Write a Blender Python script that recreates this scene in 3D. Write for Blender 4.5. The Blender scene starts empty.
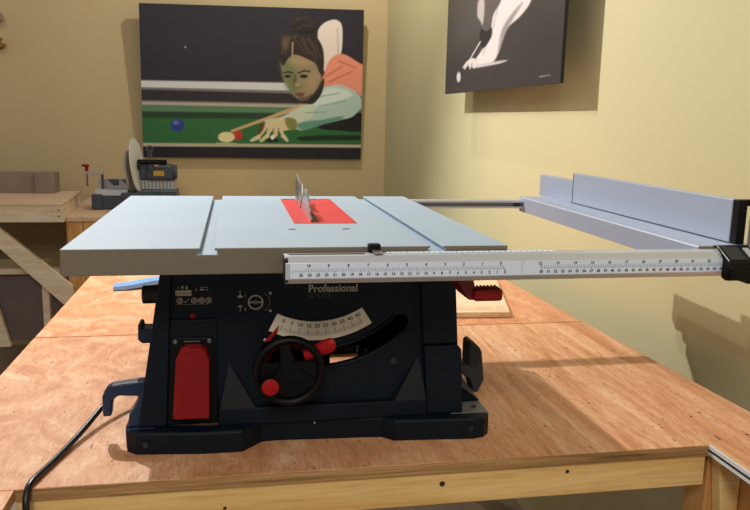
import bpy, bmesh, math, random
import numpy as np
from mathutils import Vector, Matrix, Euler
random.seed(4)
PI = math.pi
S = bpy.context.scene
COL = S.collection

# ------------------------------------------------------------------ helpers
def lin(c):
    return tuple(((v/255)/12.92 if v/255 <= .04045 else ((v/255+.055)/1.055)**2.4) for v in c)

def mat(name, rgb, rough=.5, metal=0., spec=.5, coat=0., bump=None, mottle=None, alpha=1., emit=None):
    m = bpy.data.materials.new(name); m.use_nodes = True
    nt = m.node_tree; b = nt.nodes['Principled BSDF']
    b.inputs['Base Color'].default_value = (*rgb, 1)
    b.inputs['Roughness'].default_value = rough
    b.inputs['Metallic'].default_value = metal
    b.inputs['Specular IOR Level'].default_value = spec
    b.inputs['Coat Weight'].default_value = coat
    tc = nt.nodes.new('ShaderNodeTexCoord')
    if mottle:
        sc, amt = mottle
        n = nt.nodes.new('ShaderNodeTexNoise'); n.inputs['Scale'].default_value = sc; n.inputs['Detail'].default_value = 5
        nt.links.new(tc.outputs['Object'], n.inputs['Vector'])
        r = nt.nodes.new('ShaderNodeValToRGB')
        r.color_ramp.elements[0].position = .3; r.color_ramp.elements[1].position = .7
        r.color_ramp.elements[0].color = (*[v*(1-amt) for v in rgb], 1)
        r.color_ramp.elements[1].color = (*[min(1, v*(1+amt)) for v in rgb], 1)
        nt.links.new(n.outputs['Fac'], r.inputs['Fac']); nt.links.new(r.outputs['Color'], b.inputs['Base Color'])
    if bump:
        sc, st = bump
        n = nt.nodes.new('ShaderNodeTexNoise'); n.inputs['Scale'].default_value = sc; n.inputs['Detail'].default_value = 4
        nt.links.new(tc.outputs['Object'], n.inputs['Vector'])
        bp = nt.nodes.new('ShaderNodeBump'); bp.inputs['Strength'].default_value = st; bp.inputs['Distance'].default_value = .002
        nt.links.new(n.outputs['Fac'], bp.inputs['Height']); nt.links.new(bp.outputs['Normal'], b.inputs['Normal'])
    return m

def wood(name, cols, scale=(30, 3, 30), rough=.6, distort=1.5, fine=.35, blotch=None):
    """streaky wood: noise stretched along the grain, ramp of three colours"""
    m = bpy.data.materials.new(name); m.use_nodes = True
    nt = m.node_tree; b = nt.nodes['Principled BSDF']; L = nt.links.new
    b.inputs['Roughness'].default_value = rough; b.inputs['Specular IOR Level'].default_value = .35
    tc = nt.nodes.new('ShaderNodeTexCoord'); mp = nt.nodes.new('ShaderNodeMapping')
    mp.inputs['Scale'].default_value = scale
    L(tc.outputs['Object'], mp.inputs['Vector'])
    n = nt.nodes.new('ShaderNodeTexNoise'); n.inputs['Scale'].default_value = 1; n.inputs['Detail'].default_value = 8
    n.inputs['Roughness'].default_value = .65; n.inputs['Distortion'].default_value = distort
    L(mp.outputs['Vector'], n.inputs['Vector'])
    r = nt.nodes.new('ShaderNodeValToRGB'); e = r.color_ramp.elements
    e[0].position = .3; e[0].color = (*cols[0], 1); e[1].position = .7; e[1].color = (*cols[2], 1)
    k = e.new(.5); k.color = (*cols[1], 1)
    L(n.outputs['Fac'], r.inputs['Fac'])
    mp2 = nt.nodes.new('ShaderNodeMapping'); mp2.inputs['Scale'].default_value = (scale[0]*7, scale[1]*5, scale[2]*7)
    L(tc.outputs['Object'], mp2.inputs['Vector'])
    n2 = nt.nodes.new('ShaderNodeTexNoise'); n2.inputs['Scale'].default_value = 1; n2.inputs['Detail'].default_value = 3
    L(mp2.outputs['Vector'], n2.inputs['Vector'])
    r2 = nt.nodes.new('ShaderNodeValToRGB'); r2.color_ramp.elements[0].position = .33; r2.color_ramp.elements[1].position = .5
    r2.color_ramp.elements[0].color = (1-fine, 1-fine*1.1, 1-fine*1.15, 1); r2.color_ramp.elements[1].color = (1, 1, 1, 1)
    L(n2.outputs['Fac'], r2.inputs['Fac'])
    mx = nt.nodes.new('ShaderNodeMix'); mx.data_type = 'RGBA'; mx.blend_type = 'MULTIPLY'; mx.inputs[0].default_value = 1
    L(r.outputs['Color'], mx.inputs[6]); L(r2.outputs['Color'], mx.inputs[7])
    out = mx.outputs[2]
    if blotch:
        nb = nt.nodes.new('ShaderNodeTexNoise'); nb.inputs['Scale'].default_value = blotch[0]; nb.inputs['Detail'].default_value = 6
        nb.inputs['Distortion'].default_value = 2.5
        L(tc.outputs['Object'], nb.inputs['Vector'])
        rb = nt.nodes.new('ShaderNodeValToRGB'); rb.color_ramp.elements[0].position = .38; rb.color_ramp.elements[1].position = .62
        rb.color_ramp.elements[0].color = (*blotch[1], 1); rb.color_ramp.elements[1].color = (1, 1, 1, 1)
        L(nb.outputs['Fac'], rb.inputs['Fac'])
        m2 = nt.nodes.new('ShaderNodeMix'); m2.data_type = 'RGBA'; m2.blend_type = 'MULTIPLY'; m2.inputs[0].default_value = 1
        L(out, m2.inputs[6]); L(rb.outputs['Color'], m2.inputs[7]); out = m2.outputs[2]
    L(out, b.inputs['Base Color'])
    bp = nt.nodes.new('ShaderNodeBump'); bp.inputs['Strength'].default_value = .15; bp.inputs['Distance'].default_value = .001
    L(n2.outputs['Fac'], bp.inputs['Height']); L(bp.outputs['Normal'], b.inputs['Normal'])
    return m

def bench_wood(name, cols, dark, split=(.1, .5)):
    """plywood sheet: mottled, swirling face veneer that turns into straight streaks along y towards +x"""
    m = bpy.data.materials.new(name); m.use_nodes = True
    nt = m.node_tree; b = nt.nodes['Principled BSDF']; L = nt.links.new
    b.inputs['Roughness'].default_value = .55; b.inputs['Specular IOR Level'].default_value = .3
    tc = nt.nodes.new('ShaderNodeTexCoord')
    def noise(scale, det, dist, rough=.6):
        mp = nt.nodes.new('ShaderNodeMapping'); mp.inputs['Scale'].default_value = scale; L(tc.outputs['Object'], mp.inputs['Vector'])
        n = nt.nodes.new('ShaderNodeTexNoise'); n.inputs['Scale'].default_value = 1; n.inputs['Detail'].default_value = det
        n.inputs['Distortion'].default_value = dist; n.inputs['Roughness'].default_value = rough; L(mp.outputs['Vector'], n.inputs['Vector']); return n
    def ramp(src, stops):
        r = nt.nodes.new('ShaderNodeValToRGB'); e = r.color_ramp.elements
        e[0].position, e[0].color = stops[0][0], (*stops[0][1], 1); e[1].position, e[1].color = stops[-1][0], (*stops[-1][1], 1)
        for p, c in stops[1:-1]: k = e.new(p); k.color = (*c, 1)
        L(src, r.inputs['Fac']); return r.outputs['Color']
    def mix(a, c, fac, mode='MIX'):
        x = nt.nodes.new('ShaderNodeMix'); x.data_type = 'RGBA'; x.blend_type = mode
        if isinstance(fac, float): x.inputs[0].default_value = fac
        else: L(fac, x.inputs[0])
        L(a, x.inputs[6]); L(c, x.inputs[7]); return x.outputs[2]
    w = (1, 1, 1)
    swirl = ramp(noise((7, 5, 7), 8, 2.2, .62).outputs['Fac'], [(.32, cols[0]), (.5, cols[1]), (.68, cols[2])])
    streak = ramp(noise((26, 2.6, 26), 8, .8, .65).outputs['Fac'], [(.32, cols[0]), (.5, cols[1]), (.70, cols[2])])
    sx = nt.nodes.new('ShaderNodeSeparateXYZ'); L(tc.outputs['Object'], sx.inputs[0])
    mr = nt.nodes.new('ShaderNodeMapRange'); mr.inputs['From Min'].default_value = split[0]; mr.inputs['From Max'].default_value = split[1]; L(sx.outputs['X'], mr.inputs['Value'])
    c = mix(swirl, streak, mr.outputs['Result'])
    veins = ramp(noise((16, 9, 16), 4, 5.5, .55).outputs['Fac'], [(.462, w), (.492, dark), (.520, w)])
    c = mix(c, veins, .55, 'MULTIPLY')
    fib = noise((330, 26, 330), 3, .3, .6)
    fine = ramp(fib.outputs['Fac'], [(.34, (.74, .68, .62)), (.50, w)])
    c = mix(c, fine, .8, 'MULTIPLY')
    specks = ramp(noise((120, 30, 120), 2, .6, .5).outputs['Fac'], [(.25, (.35, .24, .17)), (.31, w)])
    c = mix(c, specks, .9, 'MULTIPLY')
    chalk = ramp(noise((9, 6, 9), 7, 1., .7).outputs['Fac'], [(.60, (0, 0, 0)), (.75, (.26, .26, .26))])
    c = mix(c, chalk, .5, 'SCREEN')
    L(c, b.inputs['Base Color'])
    bp = nt.nodes.new('ShaderNodeBump'); bp.inputs['Strength'].default_value = .12; bp.inputs['Distance'].default_value = .001
    L(fib.outputs['Fac'], bp.inputs['Height']); L(bp.outputs['Normal'], b.inputs['Normal'])
    return m

def box(bm, x0, x1, y0, y1, z0, z1):
    v = [bm.verts.new(p) for p in ((x0,y0,z0),(x1,y0,z0),(x1,y1,z0),(x0,y1,z0),(x0,y0,z1),(x1,y0,z1),(x1,y1,z1),(x0,y1,z1))]
    for f in ((3,2,1,0),(4,5,6,7),(0,1,5,4),(1,2,6,5),(2,3,7,6),(3,0,4,7)): bm.faces.new([v[i] for i in f])
    return v

def prism(bm, pts, axis, a0, a1):
    """pts: 2-D outline in the plane normal to axis; x:(y,z) y:(x,z) z:(x,y)"""
    def P(p, a):
        return (a, p[0], p[1]) if axis == 'x' else (p[0], a, p[1]) if axis == 'y' else (p[0], p[1], a)
    A = [bm.verts.new(P(p, a0)) for p in pts]; B = [bm.verts.new(P(p, a1)) for p in pts]
    n = len(pts)
    for i in range(n): bm.faces.new((A[i], A[(i+1) % n], B[(i+1) % n], B[i]))
    bm.faces.new(A[::-1]); bm.faces.new(B)

def loft(bm, rings, cap=True):
    R = [[bm.verts.new(p) for p in r] for r in rings]; n = len(R[0])
    for a, b in zip(R, R[1:]):
        for i in range(n): bm.faces.new((a[i], a[(i+1) % n], b[(i+1) % n], b[i]))
    if cap: bm.faces.new(R[0][::-1]); bm.faces.new(R[-1])

def cyl(bm, p0, p1, r0, r1=None, seg=24):
    r1 = r0 if r1 is None else r1
    p0, p1 = Vector(p0), Vector(p1); q = (p1-p0).to_track_quat('Z', 'Y')
    rings = []
    for p, r in ((p0, r0), (p1, r1)):
        rings.append([p + q @ Vector((r*math.cos(2*PI*i/seg), r*math.sin(2*PI*i/seg), 0)) for i in range(seg)])
    loft(bm, rings)

def lathe(bm, p0, axis, prof, seg=32):
    """prof: (distance along axis, radius)"""
    p0, a = Vector(p0), Vector(axis).normalized(); q = a.to_track_quat('Z', 'Y')
    loft(bm, [[p0 + a*d + q @ Vector((max(r, 1e-4)*math.cos(2*PI*i/seg), max(r, 1e-4)*math.sin(2*PI*i/seg), 0)) for i in range(seg)] for d, r in prof])

def ring(bm, c, axis, R, r, seg=48, s2=10, squash=1.):
    c, a = Vector(c), Vector(axis).normalized(); q = a.to_track_quat('Z', 'Y')
    V = []
    for i in range(seg):
        t = 2*PI*i/seg; row = []
        for j in range(s2):
            u = 2*PI*j/s2; rr = R + r*math.cos(u)
            row.append(bm.verts.new(c + q @ Vector((rr*math.cos(t), rr*math.sin(t), r*squash*math.sin(u)))))
        V.append(row)
    for i in range(seg):
        for j in range(s2):
            bm.faces.new((V[i][j], V[(i+1) % seg][j], V[(i+1) % seg][(j+1) % s2], V[i][(j+1) % s2]))

def smooth_path(P, k=8):
    P = [Vector(p) for p in P]; out = []
    for i in range(len(P)-1):
        a = P[max(i-1, 0)]; b = P[i]; c = P[i+1]; d = P[min(i+2, len(P)-1)]
        for j in range(k):
            t = j/k
            out.append(.5*((2*b)+(c-a)*t+(2*a-5*b+4*c-d)*t*t+(3*b-a-3*c+d)*t**3))
    return out+[P[-1]]

def tube(bm, P, r, seg=10, k=8):
    P = smooth_path(P, k) if k > 1 else [Vector(p) for p in P]
    up = Vector((0, 0, 1)); rings = []
    for i, p in enumerate(P):
        t = (P[min(i+1, len(P)-1)]-P[max(i-1, 0)]).normalized()
        n = t.cross(up)
        if n.length < .05: n = t.cross(Vector((1, 0, 0)))
        n.normalize(); b = n.cross(t)
        rings.append([p + r*(math.cos(2*PI*j/seg)*n + math.sin(2*PI*j/seg)*b) for j in range(seg)])
    loft(bm, rings)

def text_into(bm, s, size, M, bold=0., align='CENTER', depth=.0):
    cu = bpy.data.curves.new('lettering', 'FONT'); cu.body = s; cu.size = size; cu.align_x = align; cu.align_y = 'CENTER'
    cu.resolution_u = 3; cu.offset = bold; cu.extrude = depth
    o = bpy.data.objects.new('lettering', cu); COL.objects.link(o)
    dg = bpy.context.evaluated_depsgraph_get(); me = bpy.data.meshes.new_from_object(o.evaluated_get(dg))
    me.transform(M); bm.from_mesh(me)
    bpy.data.objects.remove(o); bpy.data.curves.remove(cu); bpy.data.meshes.remove(me)

def front(x, y, z):            # text lying in the X-Z plane, readable from -Y
    return Matrix.Translation((x, y, z)) @ Matrix.Rotation(PI/2, 4, 'X')

def obj(name, bm, m, parent=None, bevel=0., smooth=False, seg=2):
    bmesh.ops.recalc_face_normals(bm, faces=bm.faces)
    me = bpy.data.meshes.new(name); bm.to_mesh(me); bm.free()
    o = bpy.data.objects.new(name, me); COL.objects.link(o)
    if m: me.materials.append(m)
    if smooth:
        for p in me.polygons: p.use_smooth = True
        try: me.set_sharp_from_angle(angle=math.radians(35))
        except Exception: pass
    if bevel:
        b = o.modifiers.new('bevel', 'BEVEL'); b.width = bevel; b.segments = seg; b.limit_method = 'ANGLE'; b.angle_limit = math.radians(35)
    if parent is not None:
        o.parent = parent
        M = Matrix.Identity(4); p = parent
        while p is not None:
            M = (Matrix.Translation(p.location) @ p.rotation_euler.to_matrix().to_4x4() if p.parent is None else p.matrix_parent_inverse @ Matrix.Translation(p.location)) @ M if p.parent is not None else Matrix.Translation(p.location) @ p.rotation_euler.to_matrix().to_4x4() @ M
            p = p.parent
        o.matrix_parent_inverse = M.inverted() if parent.parent is None else Matrix.Identity(4)
    return o

def B(): return bmesh.new()
def bx(name, dims, m, parent=None, bevel=0.):
    bm = B(); box(bm, *dims); return obj(name, bm, m, parent, bevel)

def thing(name, label, cat, loc, group=None):
    o = bpy.data.objects.new(name, None); COL.objects.link(o); o.location = loc; o.empty_display_size = .05
    o['label'] = label; o['category'] = cat
    if group: o['group'] = group
    return o
def tag(o, label, cat, group=None):
    o['label'] = label; o['category'] = cat
    if group: o['group'] = group
    return o
def struct(o): o['kind'] = 'structure'; return o

# ------------------------------------------------------------------ materials
M = {}
M['wall'] = mat('yellow wall paint', lin((202, 194, 150)), .85, mottle=(1.2, .035), bump=(60, .08))
M['wall_b'] = mat('tan wall paint', lin((206, 186, 142)), .85, mottle=(1.2, .04), bump=(60, .08))
M['floor'] = mat('grey brown floor', lin((140, 128, 112)), .6, mottle=(6, .15))
M['sheet'] = bench_wood('bench plywood', (lin((194, 134, 92)), lin((218, 162, 120)), lin((236, 196, 158))), (.78, .58, .44))
M['sheet2'] = bench_wood('rear bench plywood', (lin((198, 132, 90)), lin((220, 156, 112)), lin((234, 190, 150))), (.80, .60, .46), (.5, 1.1))
M['ply'] = wood('orange plywood', (lin((205, 142, 100)), lin((226, 170, 128)), lin((238, 200, 166))), (14, 4, 14), .5, 2.2, .16, blotch=(6, (.90, .80, .74)))
M['ply2'] = wood('straight grained plywood', (lin((190, 134, 98)), lin((214, 162, 126)), lin((232, 190, 158))), (34, 3.2, 30), .5, 1.2, .22)
M['ply_edge'] = wood('plywood edge', (lin((120, 88, 52)), lin((176, 134, 86)), lin((205, 165, 112))), (2.5, 20, 120), .7, .4, .3)
M['pine'] = wood('pine apron', (lin((222, 174, 104)), lin((240, 200, 130)), lin((250, 218, 156))), (2, 12, 30), .55, .8, .12)
M['pine_v'] = wood('orange pine post', (lin((190, 132, 72)), lin((218, 164, 98)), lin((232, 186, 120))), (26, 12, 2.4), .55, .8, .15)
M['pale'] = wood('pale board', (lin((214, 190, 156)), lin((232, 212, 182)), lin((242, 226, 202))), (2.5, 14, 22), .65, .8, .12)
M['pale_top'] = wood('pale plywood top', (lin((204, 166, 132)), lin((222, 188, 156)), lin((234, 204, 176))), (3, 9, 10), .6, 1.5, .1)
M['mdf'] = mat('brown fibreboard', lin((142, 122, 110)), .8, mottle=(9, .08))
M['darkboard'] = mat('dark grey brown panel', lin((112, 98, 94)), .8, mottle=(7, .12))
M['alu'] = mat('blue grey anodised table', lin((166, 184, 198)), .6, .0, .3, mottle=(3, .03), bump=(500, .04))
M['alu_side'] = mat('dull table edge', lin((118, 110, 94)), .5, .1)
M['fence'] = mat('brushed fence aluminium', lin((174, 184, 202)), .42, .15, bump=(300, .05))
M['rail'] = mat('satin rail aluminium', lin((208, 213, 222)), .33, .45)
M['rail_dark'] = mat('dark groove', (.01, .01, .01), .5)
M['tape'] = mat('white scale tape', lin((222, 234, 252)), .4)
M['ink'] = mat('dark blue print', lin((40, 48, 70)), .6)
M['steel'] = mat('polished steel', lin((190, 188, 182)), .28, .9)
M['steel_d'] = mat('grey steel', lin((120, 118, 116)), .4, .8)
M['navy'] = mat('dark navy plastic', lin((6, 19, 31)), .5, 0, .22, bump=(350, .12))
M['navy_lit'] = mat('navy plastic painted lit blue', lin((18, 44, 76)), .35, 0, .5)  # navy plastic again, with the light on the left flank painted in
M['red_o'] = mat('oxblood plastic', lin((84, 8, 12)), .5, 0, .2)
M['gusset'] = mat('gusset plastic painted lit', lin((26, 28, 32)), .5, 0, .3)  # lighter tone paints the lit look of the gusset faces
M['black'] = mat('black plastic', lin((4, 4, 5)), .5, 0, .22, bump=(350, .1))
M['red'] = mat('bright red insert', lin((216, 40, 42)), .5, mottle=(6, .05))
M['red_d'] = mat('red plastic', lin((132, 10, 14)), .45, 0, .3)
M['red_k'] = mat('red knob', lin((164, 10, 15)), .5, 0, .3)
M['cream'] = mat('off white label', lin((236, 228, 208)), .5)
M['greyprint'] = mat('pale grey print', lin((168, 162, 150)), .6)
M['dimprint'] = mat('dim grey print', lin((60, 60, 60)), .6)
M['rubber'] = mat('black cord rubber', (.008, .008, .009), .35)
M['bluestrip'] = mat('pale blue plastic', lin((120, 170, 232)), .3)
M['white'] = mat('white blade disc', lin((232, 230, 224)), .35)
M['guard'] = mat('grey guard plastic', lin((176, 172, 164)), .3, .3)
M['yellow'] = mat('yellow sticker', lin((214, 168, 40)), .5)
M['charcoal'] = mat('charcoal plastic', lin((38, 42, 48)), .45)
M['slate'] = mat('slate plastic', lin((62, 70, 84)), .4)
M['pad'] = mat('navy plastic painted lit grey', lin((104, 106, 104)), .4)  # same saw plastic, lightened to paint the reflection on the right foot
M['canvas_edge'] = mat('black picture edge', lin((18, 18, 20)), .6)
M['brass'] = mat('dull brass', lin((150, 120, 80)), .35, .8)

# ------------------------------------------------------------------ room
# right wall leans 2.2 degrees off the saw's axis; back wall is square to the saw
def wx(y): return .9623 - .0393*(y-2.06)
bm = B(); prism(bm, [(wx(-.6), -.6), (wx(4.386), 4.386), (wx(4.386)+.12, 4.50), (wx(-.6)+.12, -.6)], 'z', -.8, 2.0)
struct(obj('wall_right', bm, M['wall']))
struct(bx('wall_back', (-3.2, wx(4.386), 4.386, 4.50, -.8, 2.0), M['wall_b']))
struct(bx('floor', (-3.2, wx(-.6), -.6, 4.386, -.9, -.8), M['floor']))

# ------------------------------------------------------------------ front workbench
T = .0175
wb = thing('workbench', 'large orange plywood workbench carrying the table saw, pine apron along its front', 'workbench', (.2, 1.4, -.8))
# main sheet runs on towards the viewer on the right
def wb_edge(y): return wx(y) - .10
bm = B(); prism(bm, [(-.449, 1.004), (.741, 1.004), (.741, .35), (wb_edge(.35), .35), (wb_edge(1.733), 1.733), (-.449, 1.733)], 'z', -T, 0)
obj('bench_top', bm, M['sheet'], wb, .0008)
bm = B(); prism(bm, [(-.449, 1.7400), (wb_edge(1.7400), 1.7400), (wb_edge(2.5), 2.5), (-.449, 2.5)], 'z', -T, -.0006)
obj('rear_top_sheet', bm, M['sheet2'], wb, .0008)
bx('left_top_board', (-.9, -.2965, .35, 1.0025, -T, -.0004), M['sheet2'], wb, .0008)
bx('plywood_edge', (-.296, .738, 1.0025, 1.0045, -T, -.0008), M['ply_edge'], wb)
bx('apron', (-.296, .736, 1.0065, 1.045, -.069, -T), M['pine'], wb, .0012)
knotm = mat('dark wood knot', lin((60, 34, 16)), .7)
for (x, z, r) in ((.30, -.036, .0042), (.50, -.03, .003), (-.02, -.05, .0025)):
    bm = B(); cyl(bm, (x, 1.0058, z), (x, 1.0075, z), r, seg=14); obj('knot', bm, knotm, wb)
bx('leg', (.748, .80, 1.015, 1.07, -.8, -T), M['pine_v'], wb, .002)
bx('leg', (-.40, -.345, 1.06, 1.11, -.8, -T), M['pine_v'], wb, .002)
bx('leg', (-.44, -.385, 2.42, 2.47, -.8, -T), M['pine_v'], wb, .002)
bx('leg', (.76, .81, 2.42, 2.47, -.8, -T), M['pine_v'], wb, .002)
bm = B(); prism(bm, [(.750, -.022), (.792, -.030), (.790, -.2), (.772, -.2)], 'y', .990, 1.013)
obj('corner_brace', bm, M['pine'], wb, .002)
bx('side_apron', (.793, .815, .35, 1.012, -.25, -T), M['pine_v'], wb, .001)
# white and black edging strip on the right arm
bm = B(); box(bm, .7375, .7408, .35, 1.0035, -.0165, .0006)
es = obj('edge_strip', bm, mat('off white edging', lin((214, 216, 216)), .4), wb, .0008)
bm = B(); box(bm, .7370, .7376, .35, 1.0035, -.0095, -.0060)
obj('edge_groove', bm, M['rail_dark'], es)
bm = B()
random.seed(9)
for i in range(24):
    x = random.uniform(.48, .85); y = random.uniform(1.02, 1.5); r = random.uniform(.0010, .0024)
    if x > wb_edge(y)-.01: continue
    prism(bm, [(x+r*math.cos(t)*random.uniform(.6, 1), y+r*1.8*math.sin(t)) for t in [k*PI/4 for k in range(8)]], 'z', -.0005, .0003)
st = obj('speckle', bm, mat('dark wood stain', lin((96, 66, 50)), .8), wb); st['kind'] = 'stuff'

# offcut, pale strip, cord
bm = B(); prism(bm, [(.16, 1.83), (.700, 1.795), (.806, 2.2), (.23, 2.27)], 'z', .0002, .0145)
tag(obj('wood_offcut', bm, wood('whitish offcut board', (lin((214, 176, 132)), lin((232, 204, 166)), lin((240, 218, 186))), (4, 14, 30), .6, .8, .12), None, .001),
    'pale plywood offcut lying on the bench behind the red lever of the saw', 'offcut')
bm = B(); P = smooth_path([(-.350, 2.22, .010), (-.31, 2.225, .012), (-.25, 2.25, .018), (-.17, 2.29, .022), (-.10, 2.34, .022)], 6)
rings = []
for i, p in enumerate(P):
    t = (P[min(i+1, len(P)-1)]-P[max(i-1, 0)]).normalized(); n = Vector((-t.y, t.x, 0)).normalized(); w = .024
    rings.append([p-n*w+Vector((0, 0, -.0095)), p+n*w+Vector((0, 0, -.0095)), p+n*w+Vector((0, 0, .003)), p-n*w+Vector((0, 0, .003))])
loft(bm, rings)
tag(obj('push_stick', bm, M['bluestrip'], None, .001), 'pale blue plastic strip lying on the bench behind the left of the saw', 'plastic strip')

# ------------------------------------------------------------------ table saw
saw = thing('table_saw', 'navy and black table saw with wide grey table and red blade insert on the workbench', 'table saw', (.12, 1.3, 0))
# table top with two mitre slots, cross-section run front to back
YF, YB = .9664, 1.622
zt, zb = .333, .2985
def slot(a, b, d=.0085, u=.0035):
    return [(a, zt), (a, zt-u), (a-.0035, zt-u), (a-.0035, zt-d), (b+.0035, zt-d), (b+.0035, zt-u), (b, zt-u), (b, zt)]
prof = [(-.2147, zb+.002), (-.2147, zt)] + slot(-.0455, -.0270) + slot(.2580, .2760) + [(.3683, zt), (.3683, zb+.002), (.3663, zb), (-.2127, zb)]
bm = B(); prism(bm, prof, 'y', YF, YB)
for f in bm.faces: pass
tt = obj('table_top', bm, M['alu'], saw, .0012)
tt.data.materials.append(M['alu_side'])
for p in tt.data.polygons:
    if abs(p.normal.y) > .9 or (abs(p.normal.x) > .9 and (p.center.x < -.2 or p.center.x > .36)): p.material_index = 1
# insert plate
bm = B(); prism(bm, [(.0915, 1.188), (.1945, 1.188), (.1945, 1.562), (.0915, 1.562)], 'z', .3325, .3336)
ins = obj('insert_plate', bm, M['red'], saw, .0006)
bm = B(); prism(bm, [(.1215, 1.205), (.1330, 1.205), (.1350, 1.30), (.1330, 1.47), (.1180, 1.50)], 'z', .3333, .3339)
obj('blade_slot', bm, M['rail_dark'], ins)
for (x, y) in ((.098, 1.196), (.188, 1.196), (.098, 1.553), (.188, 1.553)):
    bm = B(); cyl(bm, (x, y, .3335), (x, y, .3339), .003, seg=14); obj('screw', bm, M['steel_d'], ins)
for xa, xb in ((.095, .118), (.140, .165)): bx('insert_latch', (xa, xb, 1.545, 1.557, .3333, .3341), M['steel_d'], ins)
for x in (.084, .1665):
    bm = B(); prism(bm, [(x-.0062, 1.128), (x-.0045, 1.124), (x+.0045, 1.124), (x+.0062, 1.128), (x+.0045, 1.132), (x-.0045, 1.132)], 'z', .3328, .3333)
    obj('adjusting_screw', bm, M['rail_dark'], saw)
# blade: toothed disc, top just above the table
bm = B(); cy, cz, R = 1.290, .380-.127, .127; pts = []
NT = 40
for i in range(NT):
    for (dt, rr) in ((0, R), (.25, R-.001), (.38, R-.009), (.95, R-.006)):
        t = 2*PI*(i+dt)/NT; pts.append((cy+rr*math.cos(t), cz+rr*math.sin(t)))
prism(bm, pts, 'x', .1190, .1214)
bl = obj('saw_blade', bm, M['steel'], saw)
bm = B(); cyl(bm, (.116, cy, cz), (.1245, cy, cz), .03, seg=32); obj('arbor_flange', bm, M['steel_d'], bl)
bm = B(); prism(bm, [(1.512, .31), (1.510, .383), (1.507, .388), (1.500, .3895), (1.42, .381), (1.372, .3815), (1.364, .3605), (1.385, .346), (1.400, .328), (1.410, .31)], 'x', .1188, .1216)
rk = obj('riving_knife', bm, M['steel'], saw, .0004)
bm = B(); prism(bm, [(1.500, .345), (1.498, .378), (1.489, .381), (1.425, .372), (1.420, .345)], 'x', .1182, .1189)
obj('knife_recess', bm, M['steel_d'], rk)

# front rail
x0, x1 = .0605, .73
prof = [(.9250, .3005), (.9250, .3210), (.9315, .3290), (.9420, .3290), (.9420, .3235), (.9500, .3235), (.9500, .3280), (.9600, .3280), (.9630, .3250), (.9630, .2960), (.9320, .2935)]
bm = B(); prism(bm, prof, 'x', x0, x1)
fr = obj('front_rail', bm, M['rail'], saw, .0006)
bm = B(); box(bm, .0595, .0640, .9255, .962, .296, .3275); obj('rail_end_cap', bm, M['rail_dark'], fr, .001)
bm = B(); box(bm, .066, .165, .9422, .9498, .3236, .3292); obj('rail_groove', bm, M['rail_dark'], fr)
bm = B(); box(bm, .1960, .4300, .9502, .9598, .3281, .3286); obj('tape_on_top', bm, M['tape'], fr)
bm = B()
for i in range(30):
    x = .2+i*.0076; box(bm, x, x+.0009, .9506, .9506+(.0085 if i % 3 == 0 else .0045), .3286, .3288)
obj('top_marks', bm, M['ink'], fr)
tape = bx('scale_tape', (.0665, .3735, .9244, .9251, .3018, .3208), M['tape'], fr)
tape2 = bx('scale_tape', (.3745, .700, .9244, .9251, .3018, .3208), M['tape'], fr)
def slash(bm, xa, xb): prism(bm, [(xa+.0012, .3155), (xa+.0017, .3155), (xb+.0005, .3075), (xb, .3075)], 'y', yy-.0001, yy+.0001)
# printed inches above, centimetres below
bm = B(); yy = .92425
for k in range(11):
    x = .3437-.0254*k
    text_into(bm, str(k), .0050, front(x, yy, .3178), .0002)
for k in range(26):
    x = .3502-.01080*k-.0; text_into(bm, str(k), .0050, front(x, yy, .3058), .00022)
for k in range(11*8-6):
    x = .3437-.0254/8*k; h = .0034 if k % 8 == 0 else .0022; box(bm, x-.0002, x+.0002, yy-.0001, yy+.0001, .3128-.0004, .3128-.0004+h)
for k in range(27*5):
    x = .3502-.0108/5*k
    if x < .068: break
    h = .0034 if k % 5 == 0 else .0020; box(bm, x-.0002, x+.0002, yy-.0001, yy+.0001, .3120-h, .3120)
slash(bm, .3437, .3502); obj('scale_numbers', bm, M['ink'], tape)
bm = B(); slash(bm, .3990, .4010)
for k in range(12):
    x = .3990+.0250*k
    if x < .69: text_into(bm, str(k+12), .0050, front(x, yy, .3172), .00022)
for k in range(27):
    x = .4010+.0103*k
    if x < .69: text_into(bm, str(k+30), .0050, front(x, yy, .3056), .00022)
for k in range(27*5):
    x = .4010+.0103/5*k
    if x > .69: break
    h = .0034 if k % 5 == 0 else .0020; box(bm, x-.0002, x+.0002, yy-.0001, yy+.0001, .3120-h, .3120)
for k in range(11*8):
    x = .3990+.0250/8*k; box(bm, x-.0002, x+.0002, yy-.0001, yy+.0001, .3125, .3125+(.0034 if k % 8 == 0 else .0022))
obj('scale_numbers', bm, M['ink'], tape2)
for o_ in [fr]: o_.location.z -= .0018; o_.location.y -= 0
# rear rail
bm = B(); prism(bm, [(1.636, .3045), (1.636, .3085), (1.640, .3085), (1.640, .3175), (1.636, .3175), (1.636, .3225), (1.662, .3225), (1.662, .3045)], 'x', -.02, .668)
rr_ = obj('rear_rail', bm, M['rail'], saw, .0006)
bm = B(); box(bm, -.018, .667, 1.6385, 1.6402, .309, .317); obj('rail_channel', bm, M['steel_d'], rr_)
bm = B(); box(bm, .632, .6485, 1.6370, 1.6404, .309, .317); obj('rail_stop', bm, M['rail_dark'], rr_)
for xa in (.02, .30): bx('rail_bracket', (xa, xa+.03, 1.619, 1.64, .3, .32), M['steel_d'], rr_)
# scale pointer on the rail
bm = B(); box(bm, .1720, .1880, .9560, .9690, .3270, .3375); sp = obj('scale_pointer', bm, M['black'], saw, .0012)
bm = B(); prism(bm, [(.1745, .9310), (.1875, .9310), (.1860, .9560), (.1760, .9560)], 'z', .3291, .3306); obj('pointer_window', bm, M['steel'], sp, .0004)

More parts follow.
